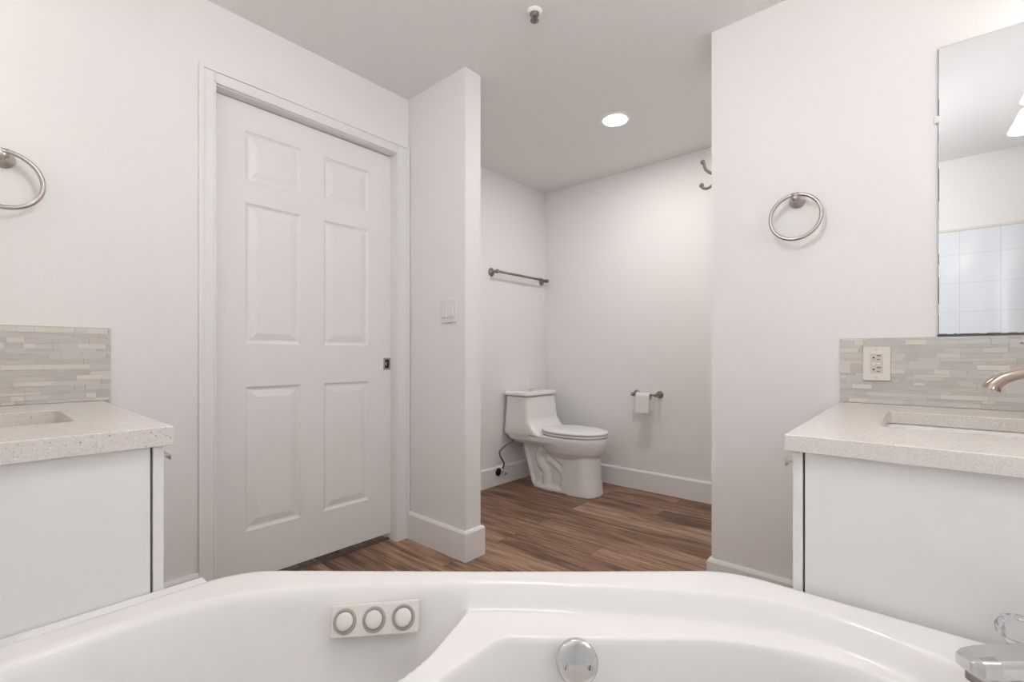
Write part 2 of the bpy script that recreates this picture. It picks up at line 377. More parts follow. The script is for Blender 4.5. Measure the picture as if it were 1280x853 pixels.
def tub():
    c = (.42, .33); nA = 900
    ths = np.array([2*PI*i/nA for i in range(nA)])
    ro = np.array([ray_hit(OUT, c, t) for t in ths]); ra = np.array([ray_hit(A_, c, t) for t in ths]); rb = np.array([ray_hit(B_, c, t) for t in ths])
    rings = []
    lip = ((0, 0.02), (0, .478-.014), (.0015, .478-.006), (.006, .486), (.013, .4895), (.022, .4905))
    for ins, z in lip: rings.append((ro-ins, np.full(nA, z), True))
    for k in range(1, 9): rings.append(((ro-.022)*(1-k/9)+(ra+.04)*k/9, None, False))
    for k in range(0, 52): t = k/52; rings.append(((ra+.04)*(1-t)+(rb+.02)*t, None, False))
    for k in range(0, 26): rings.append((rb+.02-.10*k/26, None, False))
    for k in range(0, 14): rings.append(((rb-.08)*(1-k/14), None, False))
    R = np.array([r[0] for r in rings]); X = c[0]+R*np.cos(ths); Y = c[1]+R*np.sin(ths)
    dA = sdf(A_, X, Y); dB = sdf(B_, X, Y); dS = sdf(SEAT_, X, Y)
    Z = .4905 - .003*ss(dA, -.03, .0) - .043*ss(dA, -.034, .006)
    Z -= .21*ss(dA, -.022, .062)*ss(dS, -.008, .028)
    Z -= .31*ss(dB, -.008, .050)
    for i, r in enumerate(rings):
        if r[2]: Z[i] = r[1]
    bm = B(); V = [[bm.verts.new((X[i, j], Y[i, j], Z[i, j])) for j in range(nA)] for i in range(len(rings))]
    for i in range(len(rings)-1):
        for j in range(nA):
            k = (j+1) % nA; bm.faces.new((V[i][j], V[i][k], V[i+1][k], V[i+1][j]))
    cv = bm.verts.new((c[0], c[1], Z[-1].mean()))
    for j in range(nA): bm.faces.new((V[-1][j], V[-1][(j+1) % nA], cv))
    return bm
tubroot = thing('bathtub', 'white corner whirlpool tub with angled front rim in the foreground', 'bathtub', (.37, .38, 0))
link('tub_shell', tub(), M['tub'], tubroot, smooth=True)
# overflow plate on the far wall of the well
def pix(px, py, z):
    t = FOC*(z-HC)/(YH-py); r = (px-640)/FOC*t
    return Vector((t*math.cos(YAW)+r*math.sin(YAW), t*math.sin(YAW)-r*math.cos(YAW), z))
FW = Vector((math.cos(YAW), math.sin(YAW), 0)); RT = Vector((math.sin(YAW), -math.cos(YAW), 0))
oc = pix(721.5, 828, .418); on = (Vector((-.735, -.60, .34))).normalized()
bm = B(); lathe(bm, oc-on*.02, on, ((0, .036), (.020, .0385), (.0235, .038), (.0262, .034), (.0275, .028), (.028, 0)), 48)
ov = link('overflow_plate', bm, M['chrome'], tubroot, smooth=True); ov['label'] = 'round chrome overflow plate'
s_ = on.cross(Vector((0, 0, 1))).normalized(); u_ = s_.cross(on).normalized()
for sg in (-1, 1):
    p = oc + s_*sg*.0215*1 - u_*.006 + on*.0068
    b2 = B(); lathe(b2, p, on, ((0, .0052), (.0018, .005), (.0028, .0035), (.003, 0)), 20)
    sc_ = link('screw', b2, M['nickel'], ov, smooth=True)
    b3 = B(); tube(b3, [p+on*.0031-u_*.0045+s_*.0015, p+on*.0031+u_*.0045-s_*.0015], .0008, 6); link('screw_slot', b3, M['dark'], sc_)

# whirlpool control panel on the back slope
pt0 = pix(415.5, 758, .464); pt1 = pix(523, 750, .476); pb = pix(468, 795, .416)
ux = (pt1-pt0); plen = ux.length; ux.normalize()
dn = (pb-(pt0+pt1)/2); dn = (dn-ux*dn.dot(ux)); ph = dn.length; dn.normalize(); nrm = dn.cross(ux).normalized()
if nrm.dot(-FW) < 0: nrm = -nrm
def local_box(bm, o, U, V, N, u0, u1, v0, v1, n0, n1):
    v = [bm.verts.new(o+U*a+V*b+N*c) for a, b, c in ((u0,v0,n0),(u1,v0,n0),(u1,v1,n0),(u0,v1,n0),(u0,v0,n1),(u1,v0,n1),(u1,v1,n1),(u0,v1,n1))]
    for f in ((0,3,2,1),(4,5,6,7),(0,1,5,4),(1,2,6,5),(2,3,7,6),(3,0,4,7)): bm.faces.new([v[i] for i in f])
    return bm
pn = B(); local_box(pn, pt0, ux, dn, nrm, 0, plen, 0, ph, -.02, .005)
cp = link('control_panel', pn, M['ivory'], tubroot, bevel=.003, segs=3); cp['label'] = 'almond coloured whirlpool control panel'
for fx in (.165, .5, .835):
    cc = pt0 + ux*plen*fx + dn*ph*.5 + nrm*.005
    b2 = B(); torus(b2, cc, nrm, .0205, .0032, 48, 10); rg = link('button_ring', b2, M['greyring'], cp, smooth=True)
    b3 = B(); lathe(b3, cc-nrm*.002, nrm, ((0, .0175), (.006, .0172), (.0085, .0150), (.0095, .010), (.0098, 0)), 40); link('button', b3, M['ivory_btn'], rg, smooth=True)

# ---------------------------------------------------------------- vanities
def slab_with_hole(x0, x1, y0, y1, z0, z1, hx0, hx1, hy0, hy1, r=.028):
    bm = B(); n = 8; hole = []
    for cx, cy, a0 in ((hx1-r, hy1-r, 0), (hx0+r, hy1-r, PI/2), (hx0+r, hy0+r, PI), (hx1-r, hy0+r, 3*PI/2)):
        for k in range(n+1):
            a = a0+PI/2*k/n; hole.append((cx+r*math.cos(a), cy+r*math.sin(a)))
    outer = [(x1, y1), (x0, y1), (x0, y0), (x1, y0)]; m = len(hole)
    T_, Bo = [bm.verts.new((x, y, z1)) for x, y in hole], [bm.verts.new((x, y, z0)) for x, y in hole]
    OT, OB = [bm.verts.new((x, y, z1)) for x, y in outer], [bm.verts.new((x, y, z0)) for x, y in outer]
    for i in range(m): j = (i+1) % m; bm.faces.new((T_[i], T_[j], Bo[j], Bo[i]))
    for i in range(4): j = (i+1) % 4; bm.faces.new((OT[i], OT[j], OB[j], OB[i]))
    q = n+1
    for LV, LO in ((T_, OT), (Bo, OB)):
        for k in range(4):
            seg = LV[k*q:(k+1)*q]; bm.faces.new(seg + [LO[k]]) if False else None
            for a, b in zip(seg, seg[1:]): bm.faces.new((a, b, LO[k]))
            nx = (k+1) % 4; bm.faces.new((seg[-1], LV[nx*q], LO[nx], LO[k]))
    return bm
def rrect(cx, cy, hx, hy, r, z, n=8):
    out = []
    for sx, sy, a0 in ((1, 1, 0), (-1, 1, PI/2), (-1, -1, PI), (1, -1, 3*PI/2)):
        for k in range(n+1):
            a = a0+PI/2*k/n; out.append((cx+sx*(hx-r)+r*math.cos(a), cy+sy*(hy-r)+r*math.sin(a), z))
    return out
def sink(hx0, hx1, hy0, hy1, ztop, label):
    cx, cy, hx, hy = (hx0+hx1)/2, (hy0+hy1)/2, (hx1-hx0)/2, (hy1-hy0)/2; bm = B()
    rings = [rrect(cx, cy, hx+.022, hy+.022, .04, ztop-.012), rrect(cx, cy, hx+.022, hy+.022, .04, ztop), rrect(cx, cy, hx+.004, hy+.004, .03, ztop), rrect(cx, cy, hx, hy, .03, ztop-.006),
             rrect(cx, cy, hx-.012, hy-.012, .04, ztop-.09), rrect(cx, cy, hx-.035, hy-.035, .05, ztop-.128), rrect(cx, cy, hx-.09, hy-.09, .05, ztop-.138), rrect(cx, cy, .022, .022, .021, ztop-.143)]
    loft(bm, rings, False, True)
    # outer shell
    loft(bm, [rrect(cx, cy, hx+.022, hy+.022, .04, ztop-.012), rrect(cx, cy, hx+.004, hy+.004, .04, ztop-.1), rrect(cx, cy, hx-.03, hy-.03, .05, ztop-.15)], False, True)
    t = thing('sink', label, 'sink', (cx, cy, ztop-.15))
    link('basin', bm, M['ceramic'], t, smooth=False, bevel=.004)
    b2 = B(); lathe(b2, (cx, cy, ztop-.1435), (0, 0, 1), ((0, .021), (.003, .021), (.004, .018), (.0035, .012), (.0045, 0)), 32); link('drain', b2, M['warm_nickel'], t, smooth=True)
    return t
def backsplash(name, faces, z0, z1, label):
    """faces: list of (axis, fixed coord, direction, a0, a1); strips of glass and stone in uneven running rows"""
    bm = B(); rnd = random.Random(hash(label) % 1000 if False else len(label))
    for ax, c, sg, a0, a1 in faces:
        def bb(u0, u1, za, zb, d0, d1, mi):
            p0, p1 = sorted((c+sg*d0, c+sg*d1))
            box(bm, p0, p1, u0, u1, za, zb, mi) if ax == 'X' else box(bm, u0, u1, p0, p1, za, zb, mi)
        bb(a0, a1, z0, z1, 0, .006, 4)
        z = z0+.001
        while z < z1-.006:
            h = rnd.choice((.0105, .0165, .0165, .0085)); h = min(h, z1-.0008-z)
            u = a0+.0008-rnd.random()*.05
            while u < a1:
                L_ = rnd.choice((.026, .038, .055, .072, .09, .11))
                ua, ub = max(u, a0+.0006), min(u+L_, a1-.0006)
                if ub-ua > .004:
                    mi = rnd.choices((0, 1, 2, 3), (30, 28, 15 if h > .01 else 4, 27))[0]
                    bb(ua, ub, z, z+h-.0011, .0061, .0080 + (.0008 if mi == 2 else 0)+rnd.random()*.0003, mi)
                u += L_+.0011
            z += h
    o = link(name, bm, None, mats=MOS+[M['grout']]); return tag(o, label, 'backsplash')

# right vanity: side panel towards the tub, doors facing +Y
ZC = .812
cab = thing('vanity_cabinet', 'white vanity cabinet at right with its plain side towards the tub', 'cabinet', (1.6, -.12, 0), 'vanity cabinets')
def carcass(x0, x1, y0, y1, z1, front):
    bm = B(); t = .016
    box(bm, x0, x0+t, y0, y1, 0, z1); box(bm, x1-t, x1, y0, y1, 0, z1); box(bm, x0+t, x1-t, y0, y0+t, 0, z1); box(bm, x0+t, x1-t, y1-t, y1, 0, z1)
    box(bm, x0+t, x1-t, y0+t, y1-t, .06, .076); return bm
link('body', carcass(1.145, W-.001, YB+.001, .182, ZC-.0355, 0), M['cab'], cab)
xs = [1.145, 1.449, 1.755, W-.003]
for i in range(3):
    dr = link('door', boxb(xs[i]+.0008, xs[i+1]-.0015, .1862, .2048, .07, ZC-.0375), M['cab'], cab, bevel=.0015)
    mid = xs[i]+.085
    h_ = B(); box(h_, mid-.05, mid+.05, .2050, .226, .7425, .7455); box(h_, mid-.05, mid+.05, .2235, .226, .734, .7425); link('handle', h_, M['nickel'], dr, bevel=.0008)
ct = link('countertop', slab_with_hole(1.130, W-.0005, YB+.0005, .218, ZC-.035, ZC, 1.40, 1.80, -.25, .073), M['quartz'], bevel=.002)
tag(ct, 'cream speckled quartz countertop on the right vanity below the mirror', 'countertop', 'quartz countertops')
sink(1.40, 1.80, -.25, .073, ZC-.0355, 'white rectangular undermount sink in the right countertop')
backsplash('backsplash', [('X', W-.0002, -1, YB+.0085, .218), ('Y', YB+.0002, 1, 1.13, W-.0085)], ZC+.0002, 1.04, 'beige glass mosaic backsplash behind the right countertop with the outlet')

# left vanity: side panel towards the tub, doors facing +X
ZL = .828
cab2 = thing('vanity_cabinet', 'white vanity cabinet at left with its plain side towards the tub', 'cabinet', (-.07, 1.64, 0), 'vanity cabinets')
link('body', carcass(XL+.001, .2405, 1.22, D-.001, ZL-.0405, 0), M['cab'], cab2)
ys = [1.2192, 1.504, 1.79, D-.018]
for i in range(3):
    dr = link('door', boxb(.2448, .264, ys[i]+.0008, ys[i+1]-.0015, .07, ZL-.0425), M['cab'], cab2, bevel=.0015)
    mid = ys[i]+.085
    h_ = B(); box(h_, .2642, .285, mid-.05, mid+.05, .7565, .7595); box(h_, .2825, .285, mid-.05, mid+.05, .748, .7565); link('handle', h_, M['nickel'], dr, bevel=.0008)
ct = link('countertop', slab_with_hole(XL+.0005, .278, 1.204, D-.0005, ZL-.040, ZL, -.19, .150, 1.46, 1.80), M['quartz'], bevel=.002)
tag(ct, 'cream speckled quartz countertop on the left vanity', 'countertop', 'quartz countertops')
sink(-.19, .150, 1.46, 1.80, ZL-.0405, 'white rectangular undermount sink in the left countertop')
backsplash('backsplash', [('Y', D-.0002, -1, XL+.0085, .300), ('X', XL+.0002, 1, 1.204, D-.0085)], ZL+.0002, 1.072, 'beige glass mosaic backsplash behind the left countertop')

# mirror on the right wall
mr = thing('mirror', 'frameless wall mirror above the right backsplash reflecting tile and lamps', 'mirror', (W-.01, -.23, 1.046))
link('glass', boxb(W-.0065, W-.0035, YB+.001, -.0445, 1.047, 1.975), M['mirror'], mr)
eb = B(); box(eb, W-.0034, W-.0002, YB+.001, -.0445, 1.047, 1.975); box(eb, W-.0068, W-.0002, YB+.001, -.0425, 1.0415, 1.0468)
link('backing', eb, M['mirror_edge'], mr)
# worn silvering creeping in from the edges
wr = B(); rnd = random.Random(3); y = -.044
while y > YB+.012:
    st = .006+rnd.random()*.016; hh = .0012+rnd.random()*.0022
    box(wr, W-.0069, W-.0066, max(y-st, YB+.002), y, 1.0468, 1.0468+hh); y -= st
z = 1.05
while z < 1.96:
    st = .02+rnd.random()*.05; hh = .0008+rnd.random()*.0016
    box(wr, W-.0069, W-.0066, -.0443-hh, -.0443, z, min(z+st, 1.974)); z += st
link('worn_edge', wr, M['mirror_edge'], mr)
link('top_bevel_glint', boxb(W-.0085, W-.0002, YB+.001, -.0440, 1.9752, 1.982), M['trim'], mr)  # white strip stands in for the bright line along the bevelled top
cb_ = B(); box(cb_, W-.009, W-.0002, -.052, -.036, 1.735, 1.757); link('mirror_clip', cb_, M['clip'], mr, bevel=.002)

# faucet on the right countertop
fx, fy = 1.6, -.325
fa = thing('faucet', 'champagne nickel faucet with an arched spout over the right sink', 'faucet', (fx, fy, ZC))
bm = B(); lathe(bm, (fx, fy, ZC), (0, 0, 1), ((0, .028), (.004, .028), (.009, .024), (.03, .020), (.11, .0185), (.135, .0205), (.145, .019), (.150, .012), (.152, 0)), 32)
link('body', bm, M['warm_nickel'], fa, smooth=True)
bm = B(); P = bez([(fx, fy, ZC+.085), (fx, fy+.03, ZC+.118), (fx, fy+.08, ZC+.130), (fx, fy+.135, ZC+.128), (fx, fy+.172, ZC+.116), (fx, fy+.192, ZC+.098), (fx, fy+.197, ZC+.086)], 8)
n_ = len(P); tube(bm, P, [.0125+.0075*(i/n_)**2 for i in range(n_)], 18, flat=(1.1, .9)); link('spout', bm, M['warm_nickel'], fa, smooth=True)
bm = B(); P = bez([(fx, fy, ZC+.148), (fx, fy+.04, ZC+.166), (fx, fy+.09, ZC+.182), (fx, fy+.148, ZC+.199)], 6)
n_ = len(P); tube(bm, P, [.010-.0045*i/n_ for i in range(n_)], 14, flat=(1.5, .7)); link('lever', bm, M['warm_nickel'], fa, smooth=True)

# outlet on the right backsplash
oy, oz = .113, .951; xo = W-.0088
ot = thing('electrical_outlet', 'almond power outlet plate on the right mosaic backsplash', 'outlet', (xo, oy, oz-.06))
link('cover_plate', boxb(xo-.008, xo, oy-.0385, oy+.0385, oz-.0585, oz+.0585), M['outlet'], ot, bevel=.0025, segs=3)
rc = link('receptacle', boxb(xo-.0095, xo-.008, oy-.0165, oy+.0165, oz-.0335, oz+.0335), M['outlet_in'], ot, bevel=.0012)
bt = B(); box(bt, xo-.0108, xo-.0094, oy-.0125, oy-.001, oz-.0045, oz+.0045); box(bt, xo-.0108, xo-.0094, oy+.001, oy+.0125, oz-.0045, oz+.0045); link('test_button', bt, M['outlet'], rc)
for dz in (.0205, -.0205):
    link('slot', boxb(xo-.0099, xo-.0094, oy-.011, oy-.0005, dz+oz+.0055, dz+oz+.0085), M['dark'], rc)
    link('slot', boxb(xo-.0099, xo-.0094, oy-.009, oy-.001, dz+oz-.0075, dz+oz-.0050), M['dark'], rc)
    sl = B(); lathe(sl, (xo-.0094, oy+.0078, dz+oz), (-1, 0, 0), ((0, .0030), (.0005, .0030)), 14); link('slot', sl, M['dark'], rc)
for dz in (-.048, .048):
    b2 = B(); lathe(b2, (xo-.008, oy, oz+dz), (-1, 0, 0), ((0, .0032), (.0008, .003), (.0012, 0)), 16); link('screw', b2, M['outlet_in'], ot)

# two-gang light switch on the divider wall
sy, sz = 1.748, 1.198; xw = X1
sw = thing('light_switch', 'white double rocker light switch on the dividing wall beside the door', 'light switch', (xw, sy, sz-.058))
link('cover_plate', boxb(xw-.0075, xw, sy-.058, sy+.058, sz-.058, sz+.058), M['switch'], sw, bevel=.002, segs=3)
for dy in (-.023, .023):
    bm = B(); v = [(xw-.0077, sy+dy-.0155, sz-.032), (xw-.0077, sy+dy+.0155, sz-.032), (xw-.0077, sy+dy+.0155, sz+.032), (xw-.0077, sy+dy-.0155, sz+.032)]
    f0 = [bm.verts.new(p) for p in v]; f1 = [bm.verts.new((p[0]-(.0058 if p[2] < sz else .0012), p[1], p[2])) for p in v]
    for k in range(4): bm.faces.new((f0[k], f0[(k+1) % 4], f1[(k+1) % 4], f1[k]))
    bm.faces.new(f1); bm.faces.new(f0[::-1]); link('rocker', bm, M['switch'], sw, bevel=.0006)

# ---------------------------------------------------------------- towel rings
def towel_ring(c, nrm, along, label, tilt=0):
    """c = rosette centre on wall"""
    c = Vector(c); nrm = Vector(nrm); al = Vector(along)
    t = thing('towel_ring', label, 'towel ring', c, 'towel rings')
    bm = B(); lathe(bm, c, nrm, ((0, .027), (.004, .0275), (.007, .026), (.010, .021), (.013, .0195), (.017, .015), (.024, .0105), (.036, .0095), (.044, .0115), (.050, .013), (.056, .0105), (.059, .004), (.0595, 0)), 36)
    link('rosette', bm, M['nickel'], t, smooth=True)
    k = c + nrm*.047 + Vector((0, 0, .0105))
    bm = B(); tube(bm, [k-al*.012, k-al*.0115, k+al*.0115, k+al*.012], [.006, .0095, .0095, .006], 20); link('collar', bm, M['nickel'], t, smooth=True)
    R = .083; n2 = (nrm*math.cos(tilt)+Vector((0, 0, 1))*math.sin(tilt)).normalized(); dn_ = n2.cross(al).normalized()
    if dn_.z > 0: dn_ = -dn_
    bm = B(); torus(bm, k + dn_*(R-.002), n2, R, .0066, 72, 12); link('ring', bm, M['nickel'], t, smooth=True)
towel_ring((W, .352, 1.568), (-1, 0, 0), (0, 1, 0), 'brushed nickel towel ring on the right wall beside the mirror')
towel_ring((.052, D, 1.570), (0, -1, 0), (1, 0, 0), 'brushed nickel towel ring above the left vanity at the left picture edge')

# towel bar over the toilet
tb = thing('towel_bar', 'nickel towel bar on the alcove wall above the toilet', 'towel bar', (2.83, T, 1.6))
for px in (2.525, 3.135):
    bm = B(); lathe(bm, (px, T, 1.600), (0, -1, 0), ((0, .031), (.004, .0315), (.009, .027), (.013, .018), (.022, .0115), (.045, .011), (.053, .015), (.062, .016), (.072, .013), (.078, .005), (.0785, 0)), 28)
    link('post', bm, M['nickel_dark'], tb, smooth=True)
bm = B(); tube(bm, [(2.525, T-.063, 1.6), (3.135, T-.063, 1.6)], .0092, 18); link('bar', bm, M['nickel_dark'], tb, smooth=True)

# toilet paper holder and roll
hp = thing('toilet_paper_holder', 'nickel two-post paper holder on the alcove wall beside the toilet', 'paper holder', (R2, 1.48, .66))
for py in (1.39, 1.565):
    bm = B(); lathe(bm, (R2, py, .70), (-1, 0, 0), ((0, .026), (.004, .0265), (.008, .023), (.014, .016), (.024, .0095), (.05, .0085), (.06, .0115), (.070, .0135), (.080, .0115), (.087, .005), (.0875, 0)), 28)
    link('post', bm, M['nickel_dark'], hp, smooth=True)
bm = B(); tube(bm, [(R2-.070, 1.39, .70), (R2-.070, 1.565, .70)], .0065, 16); link('roller', bm, M['nickel_dark'], hp, smooth=True)
bm = B(); sh = []
rl = thing('toilet_paper_roll', 'nearly used up white toilet paper roll on the holder', 'toilet paper', (R2-.07, 1.48, .62))
b2 = B(); rings = []
for r in (.0085, .022, .022, .0085): pass
P0 = (R2-.070, 1.425, .690)
def ringp(y, r): return [(R2-.070+r*math.cos(2*PI*k/40), y, .688+r*math.sin(2*PI*k/40)) for k in range(40)]
loft(b2, [ringp(1.43, .0185), ringp(1.43, .025), ringp(1.53, .025), ringp(1.53, .0185), ringp(1.43, .0185)], False, False); link('roll', b2, M['paper'], rl, smooth=False)
b3 = B(); prof = [(R2-.070+.0, .7135), (R2-.085, .710), (R2-.0935, .700), (R2-.0965, .685), (R2-.0975, .64), (R2-.0990, .572)]
L1 = [Vector((x, 1.429, z)) for x, z in prof]; L2 = [Vector((x, 1.531, z+.001)) for x, z in prof]
va = [b3.verts.new(p) for p in L1]; vb = [b3.verts.new(p) for p in L2]
for i in range(len(va)-1): b3.faces.new((va[i], va[i+1], vb[i+1], vb[i]))
sh = link('loose_sheet', b3, M['paper'], rl); md = sh.modifiers.new('solid', 'SOLIDIFY'); md.thickness = .0012; md.offset = 0

# robe hook on the hidden wall, tips showing past the right wall end
hk = thing('robe_hook', 'double nickel robe hook poking out past the right wall end', 'robe hook', (2.15, YE, 1.79))
bm = B(); lathe(bm, (2.15, YE, 1.785), (0, 1, 0), ((0, .022), (.004, .0225), (.008, .018), (.012, .011), (.018, .008), (.02, 0)), 28); link('rosette', bm, M['nickel_dark'], hk, smooth=True)
for pts in ([(2.15, YE+.012, 1.785), (2.15, YE+.035, 1.793), (2.15, YE+.056, 1.815), (2.15, YE+.062, 1.840), (2.15, YE+.068, 1.850)], [(2.15, YE+.012, 1.782), (2.15, YE+.020, 1.745), (2.15, YE+.045, 1.727), (2.15, YE+.066, 1.733), (2.15, YE+.073, 1.746)]):
    P = bez(pts, 7); n_ = len(P); bm = B(); tube(bm, P, [.0072-.0010*math.sin(PI*i/n_) for i in range(n_)], 14)
    bmesh.ops.create_uvsphere(bm, u_segments=16, v_segments=10, radius=.0105, matrix=Matrix.Translation(P[-1])); link('hook', bm, M['nickel_dark'], hk, smooth=True)

# ceiling can light and sprinkler
cl = thing('recessed_light', 'round lit recessed light in the alcove ceiling', 'ceiling light', (2.449, 1.339, H))
bm = B(); lathe(bm, (2.449, 1.339, H), (0, 0, -1), ((0, .086), (.003, .085), (.0055, .080), (.0055, .067), (.003, .066)), 56, cap=False); link('trim_ring', bm, M['trim'], cl, smooth=True)
bm = B(); lathe(bm, (2.449, 1.339, H), (0, 0, -1), ((.001, .0665), (.0042, .0665), (.005, 0)), 56); link('diffuser', bm, M['can'], cl, smooth=True)
sp = thing('fire_sprinkler', 'small chrome fire sprinkler on the ceiling near the top edge', 'sprinkler', (1.466, 1.16, H))
bm = B(); lathe(bm, (1.466, 1.16, H), (0, 0, -1), ((0, .030), (.003, .0305), (.006, .027), (.010, .019), (.012, .017), (.012, 0)), 36); link('escutcheon', bm, M['trim'], sp, smooth=True)
bm = B(); lathe(bm, (1.466, 1.16, H-.010), (0, 0, -1), ((0, .019), (.006, .018), (.008, .012), (.014, .012), (.014, 0)), 24)
for s in (-1, 1): tube(bm, [(1.466+s*.011, 1.16, H-.020), (1.466+s*.013, 1.16, H-.030), (1.466+s*.004, 1.16, H-.037)], .0032, 8)
tube(bm, [(1.466, 1.16, H-.02), (1.466, 1.16, H-.037)], .0042, 10)
link('body', bm, M['nickel_dark'], sp, smooth=True)
bm = B(); lathe(bm, (1.466, 1.16, H-.036), (0, 0, -1), ((0, .007), (.001, .017), (.003, .017), (.004, 0)), 24); link('deflector', bm, M['nickel_dark'], sp, smooth=True)

# unseen globe lamp added above the tub to brighten the room
GX, GY = .55, .50
dl = thing('added_globe_light', 'unseen round globe light added on the ceiling above the tub', 'ceiling light', (GX, GY, H))
bm = B(); lathe(bm, (GX, GY, H), (0, 0, -1), ((0, .065), (.012, .065), (.02, .05), (.03, .03), (.05, .03)), 40); link('canopy', bm, M['nickel'], dl, smooth=True)
bm = B(); lathe(bm, (GX, GY, H-.045), (0, 0, -1), [(.11-.11*math.cos(a), .11*math.sin(a)) for a in [PI*k/20 for k in range(21)]], 40); link('globe', bm, M['dome'], dl, smooth=True)

# ---------------------------------------------------------------- vanity light bars
def vanity_light(base, nrm, along, label):
    c = Vector(base); nrm = Vector(nrm); al = Vector(along); up = Vector((0, 0, 1))
    t = thing('vanity_light', label, 'wall light', c, 'vanity lights')
    bm = B(); local_box(bm, c, al, up, nrm, -.40, .40, -.03, .03, 0, .02); link('back_plate', bm, M['nickel'], t, bevel=.006, segs=3)
    for k in (-1, 0, 1):
        q = c + al*.325*k
        bm = B(); tube(bm, bez([q+nrm*.018, q+nrm*.12+up*.02, q+nrm*.19, q+nrm*.20-up*.03], 6), .007, 12)
        ar = link('arm', bm, M['nickel'], t, smooth=True)
        s0 = q+nrm*.20-up*.008
        bm = B(); lathe(bm, s0, (0, 0, -1), ((.018, .014), (.024, .020), (.045, .028), (.07, .038), (.107, .055), (.108, .052), (.07, .035), (.045, .025), (.03, .012)), 36, cap=False)
        link('shade', bm, M['shade'], ar, smooth=True)
vanity_light((1.60, YB, 2.02), (0, 1, 0), (1, 0, 0), 'three-lamp vanity light seen reflected in the right mirror')
vanity_light((XL, 1.64, 2.02), (1, 0, 0), (0, 1, 0), 'unseen three-lamp light added on the wall behind the left vanity')  # second light bar, unseen, added to brighten the room

# tiled tub surround seen in the mirror
bm = B(); uvl = bm.loops.layers.uv.new('uv')
box(bm, XL, XL+.008, YB, 1.176, .482, 1.845)
box(bm, XL+.008, WX0, YB, YB+.008, .482, 1.845); box(bm, WX1, 1.128, YB, YB+.008, .482, 1.845); box(bm, WX0, WX1, YB, YB+.008, .482, WZ0)
for f in bm.faces:
    for l in f.loops: l[uvl].uv = ((l.vert.co.x+l.vert.co.y), l.vert.co.z-.482)
ts = struct('wall_tile', bm, M['tile'], 'white square tile surround on the walls around the tub', 'tile')
bm = B(); box(bm, XL, XL+.014, YB, 1.176, 1.845, 1.865); box(bm, XL+.014, WX0, YB, YB+.014, 1.845, 1.865); box(bm, WX1, 1.128, YB, YB+.014, 1.845, 1.865)
struct('trim_4', bm, M['ivory'], 'cream tile cap above the tub surround', 'trim', bevel=.003)

# ---------------------------------------------------------------- toilet
TX, TY = 2.835, 2.395     # local y runs from the wall towards the bowl front
def tp(x, y, z): return Vector((TX+x, TY-y, z))
def egg(yb, yf, w, z, n=48, sq=2.2, yc=None, fq=2.13):
    """closed outline from back yb to front yf, half width w"""
    yc = yc if yc is not None else yb+(yf-yb)*.42; out = []
    for k in range(n):
        a = 2*PI*k/n; c, s = math.cos(a), math.sin(a)
        L = (yf-yc) if s > 0 else (yc-yb); e = 2/2.0 if s > 0 else 2/sq
        x = w*math.copysign(abs(c)**(2/(fq if s > 0 else sq)), c); y = yc + L*math.copysign(abs(s)**(2/(fq if s > 0 else sq)), s)
        out.append(tp(x, y, z))
    return out
def sbox(y0, y1, hw, z, r, n=6):
    cx, cy, hy = 0, (y0+y1)/2, (y1-y0)/2; out = []
    for sx, sy, a0 in ((1, 1, 0), (-1, 1, PI/2), (-1, -1, PI), (1, -1, 3*PI/2)):
        for k in range(n+1):
            a = a0+PI/2*k/n; out.append(tp(sx*(hw-r)+r*math.cos(a), cy+sy*(hy-r)+r*math.sin(a), z))
    return out
bm = B()
# tank
loft(bm, [sbox(.012, .262, .190, .378, .025), sbox(.004, .262, .199, .402, .03), sbox(.004, .250, .199, .45, .035), sbox(.006, .236, .190, .56, .035), sbox(.008, .226, .180, .672, .035)])
# shelf that joins tank and bowl
loft(bm, [sbox(.09, .50, .150, .325, .03), sbox(.03, .50, .185, .358, .04), sbox(.03, .50, .188, .405, .04)])
# sloping saddle in front of the tank
sad = []
for k in range(11):
    u = k/10; z = .398+.165*u; sad.append(sbox(.12, .230+.120*(1-u)**2.1, .1985-.010*u, z, .034))
loft(bm, sad)
# bowl
loft(bm, [egg(.36, .650, .085, .225), egg(.33, .705, .125, .258), egg(.29, .743, .158, .296), egg(.26, .764, .176, .338), egg(.25, .772, .184, .375), egg(.25, .772, .185, .405)])
# pedestal
loft(bm, [egg(.44, .728, .116, 0, sq=5, yc=.60, fq=2.9), egg(.44, .724, .115, .03, sq=5, yc=.60, fq=2.9), egg(.455, .714, .111, .12, sq=5, yc=.60, fq=2.7), egg(.465, .708, .110, .26, sq=5, yc=.60), egg(.465, .700, .110, .33, sq=5, yc=.60)])
# foot plate
loft(bm, [egg(.195, .62, .122, 0, sq=4), egg(.195, .62, .122, .022, sq=4), egg(.205, .60, .108, .034, sq=4)])
# central web
v = [(.215, .02), (.125, .34), (.5, .34), (.5, .02)]
loft(bm, [[tp(-.080, a, b) for a, b in v], [tp(.080, a, b) for a, b in v]])
# rear rib of the web
loft(bm, [[tp(x, y, z) for x, y in ((-.098, 0.198 - .09*(z-.03)/.3), (.098, .198-.09*(z-.03)/.3), (.094, .222-.09*(z-.03)/.3), (-.094, .222-.09*(z-.03)/.3))] for z in (.02, .34)])
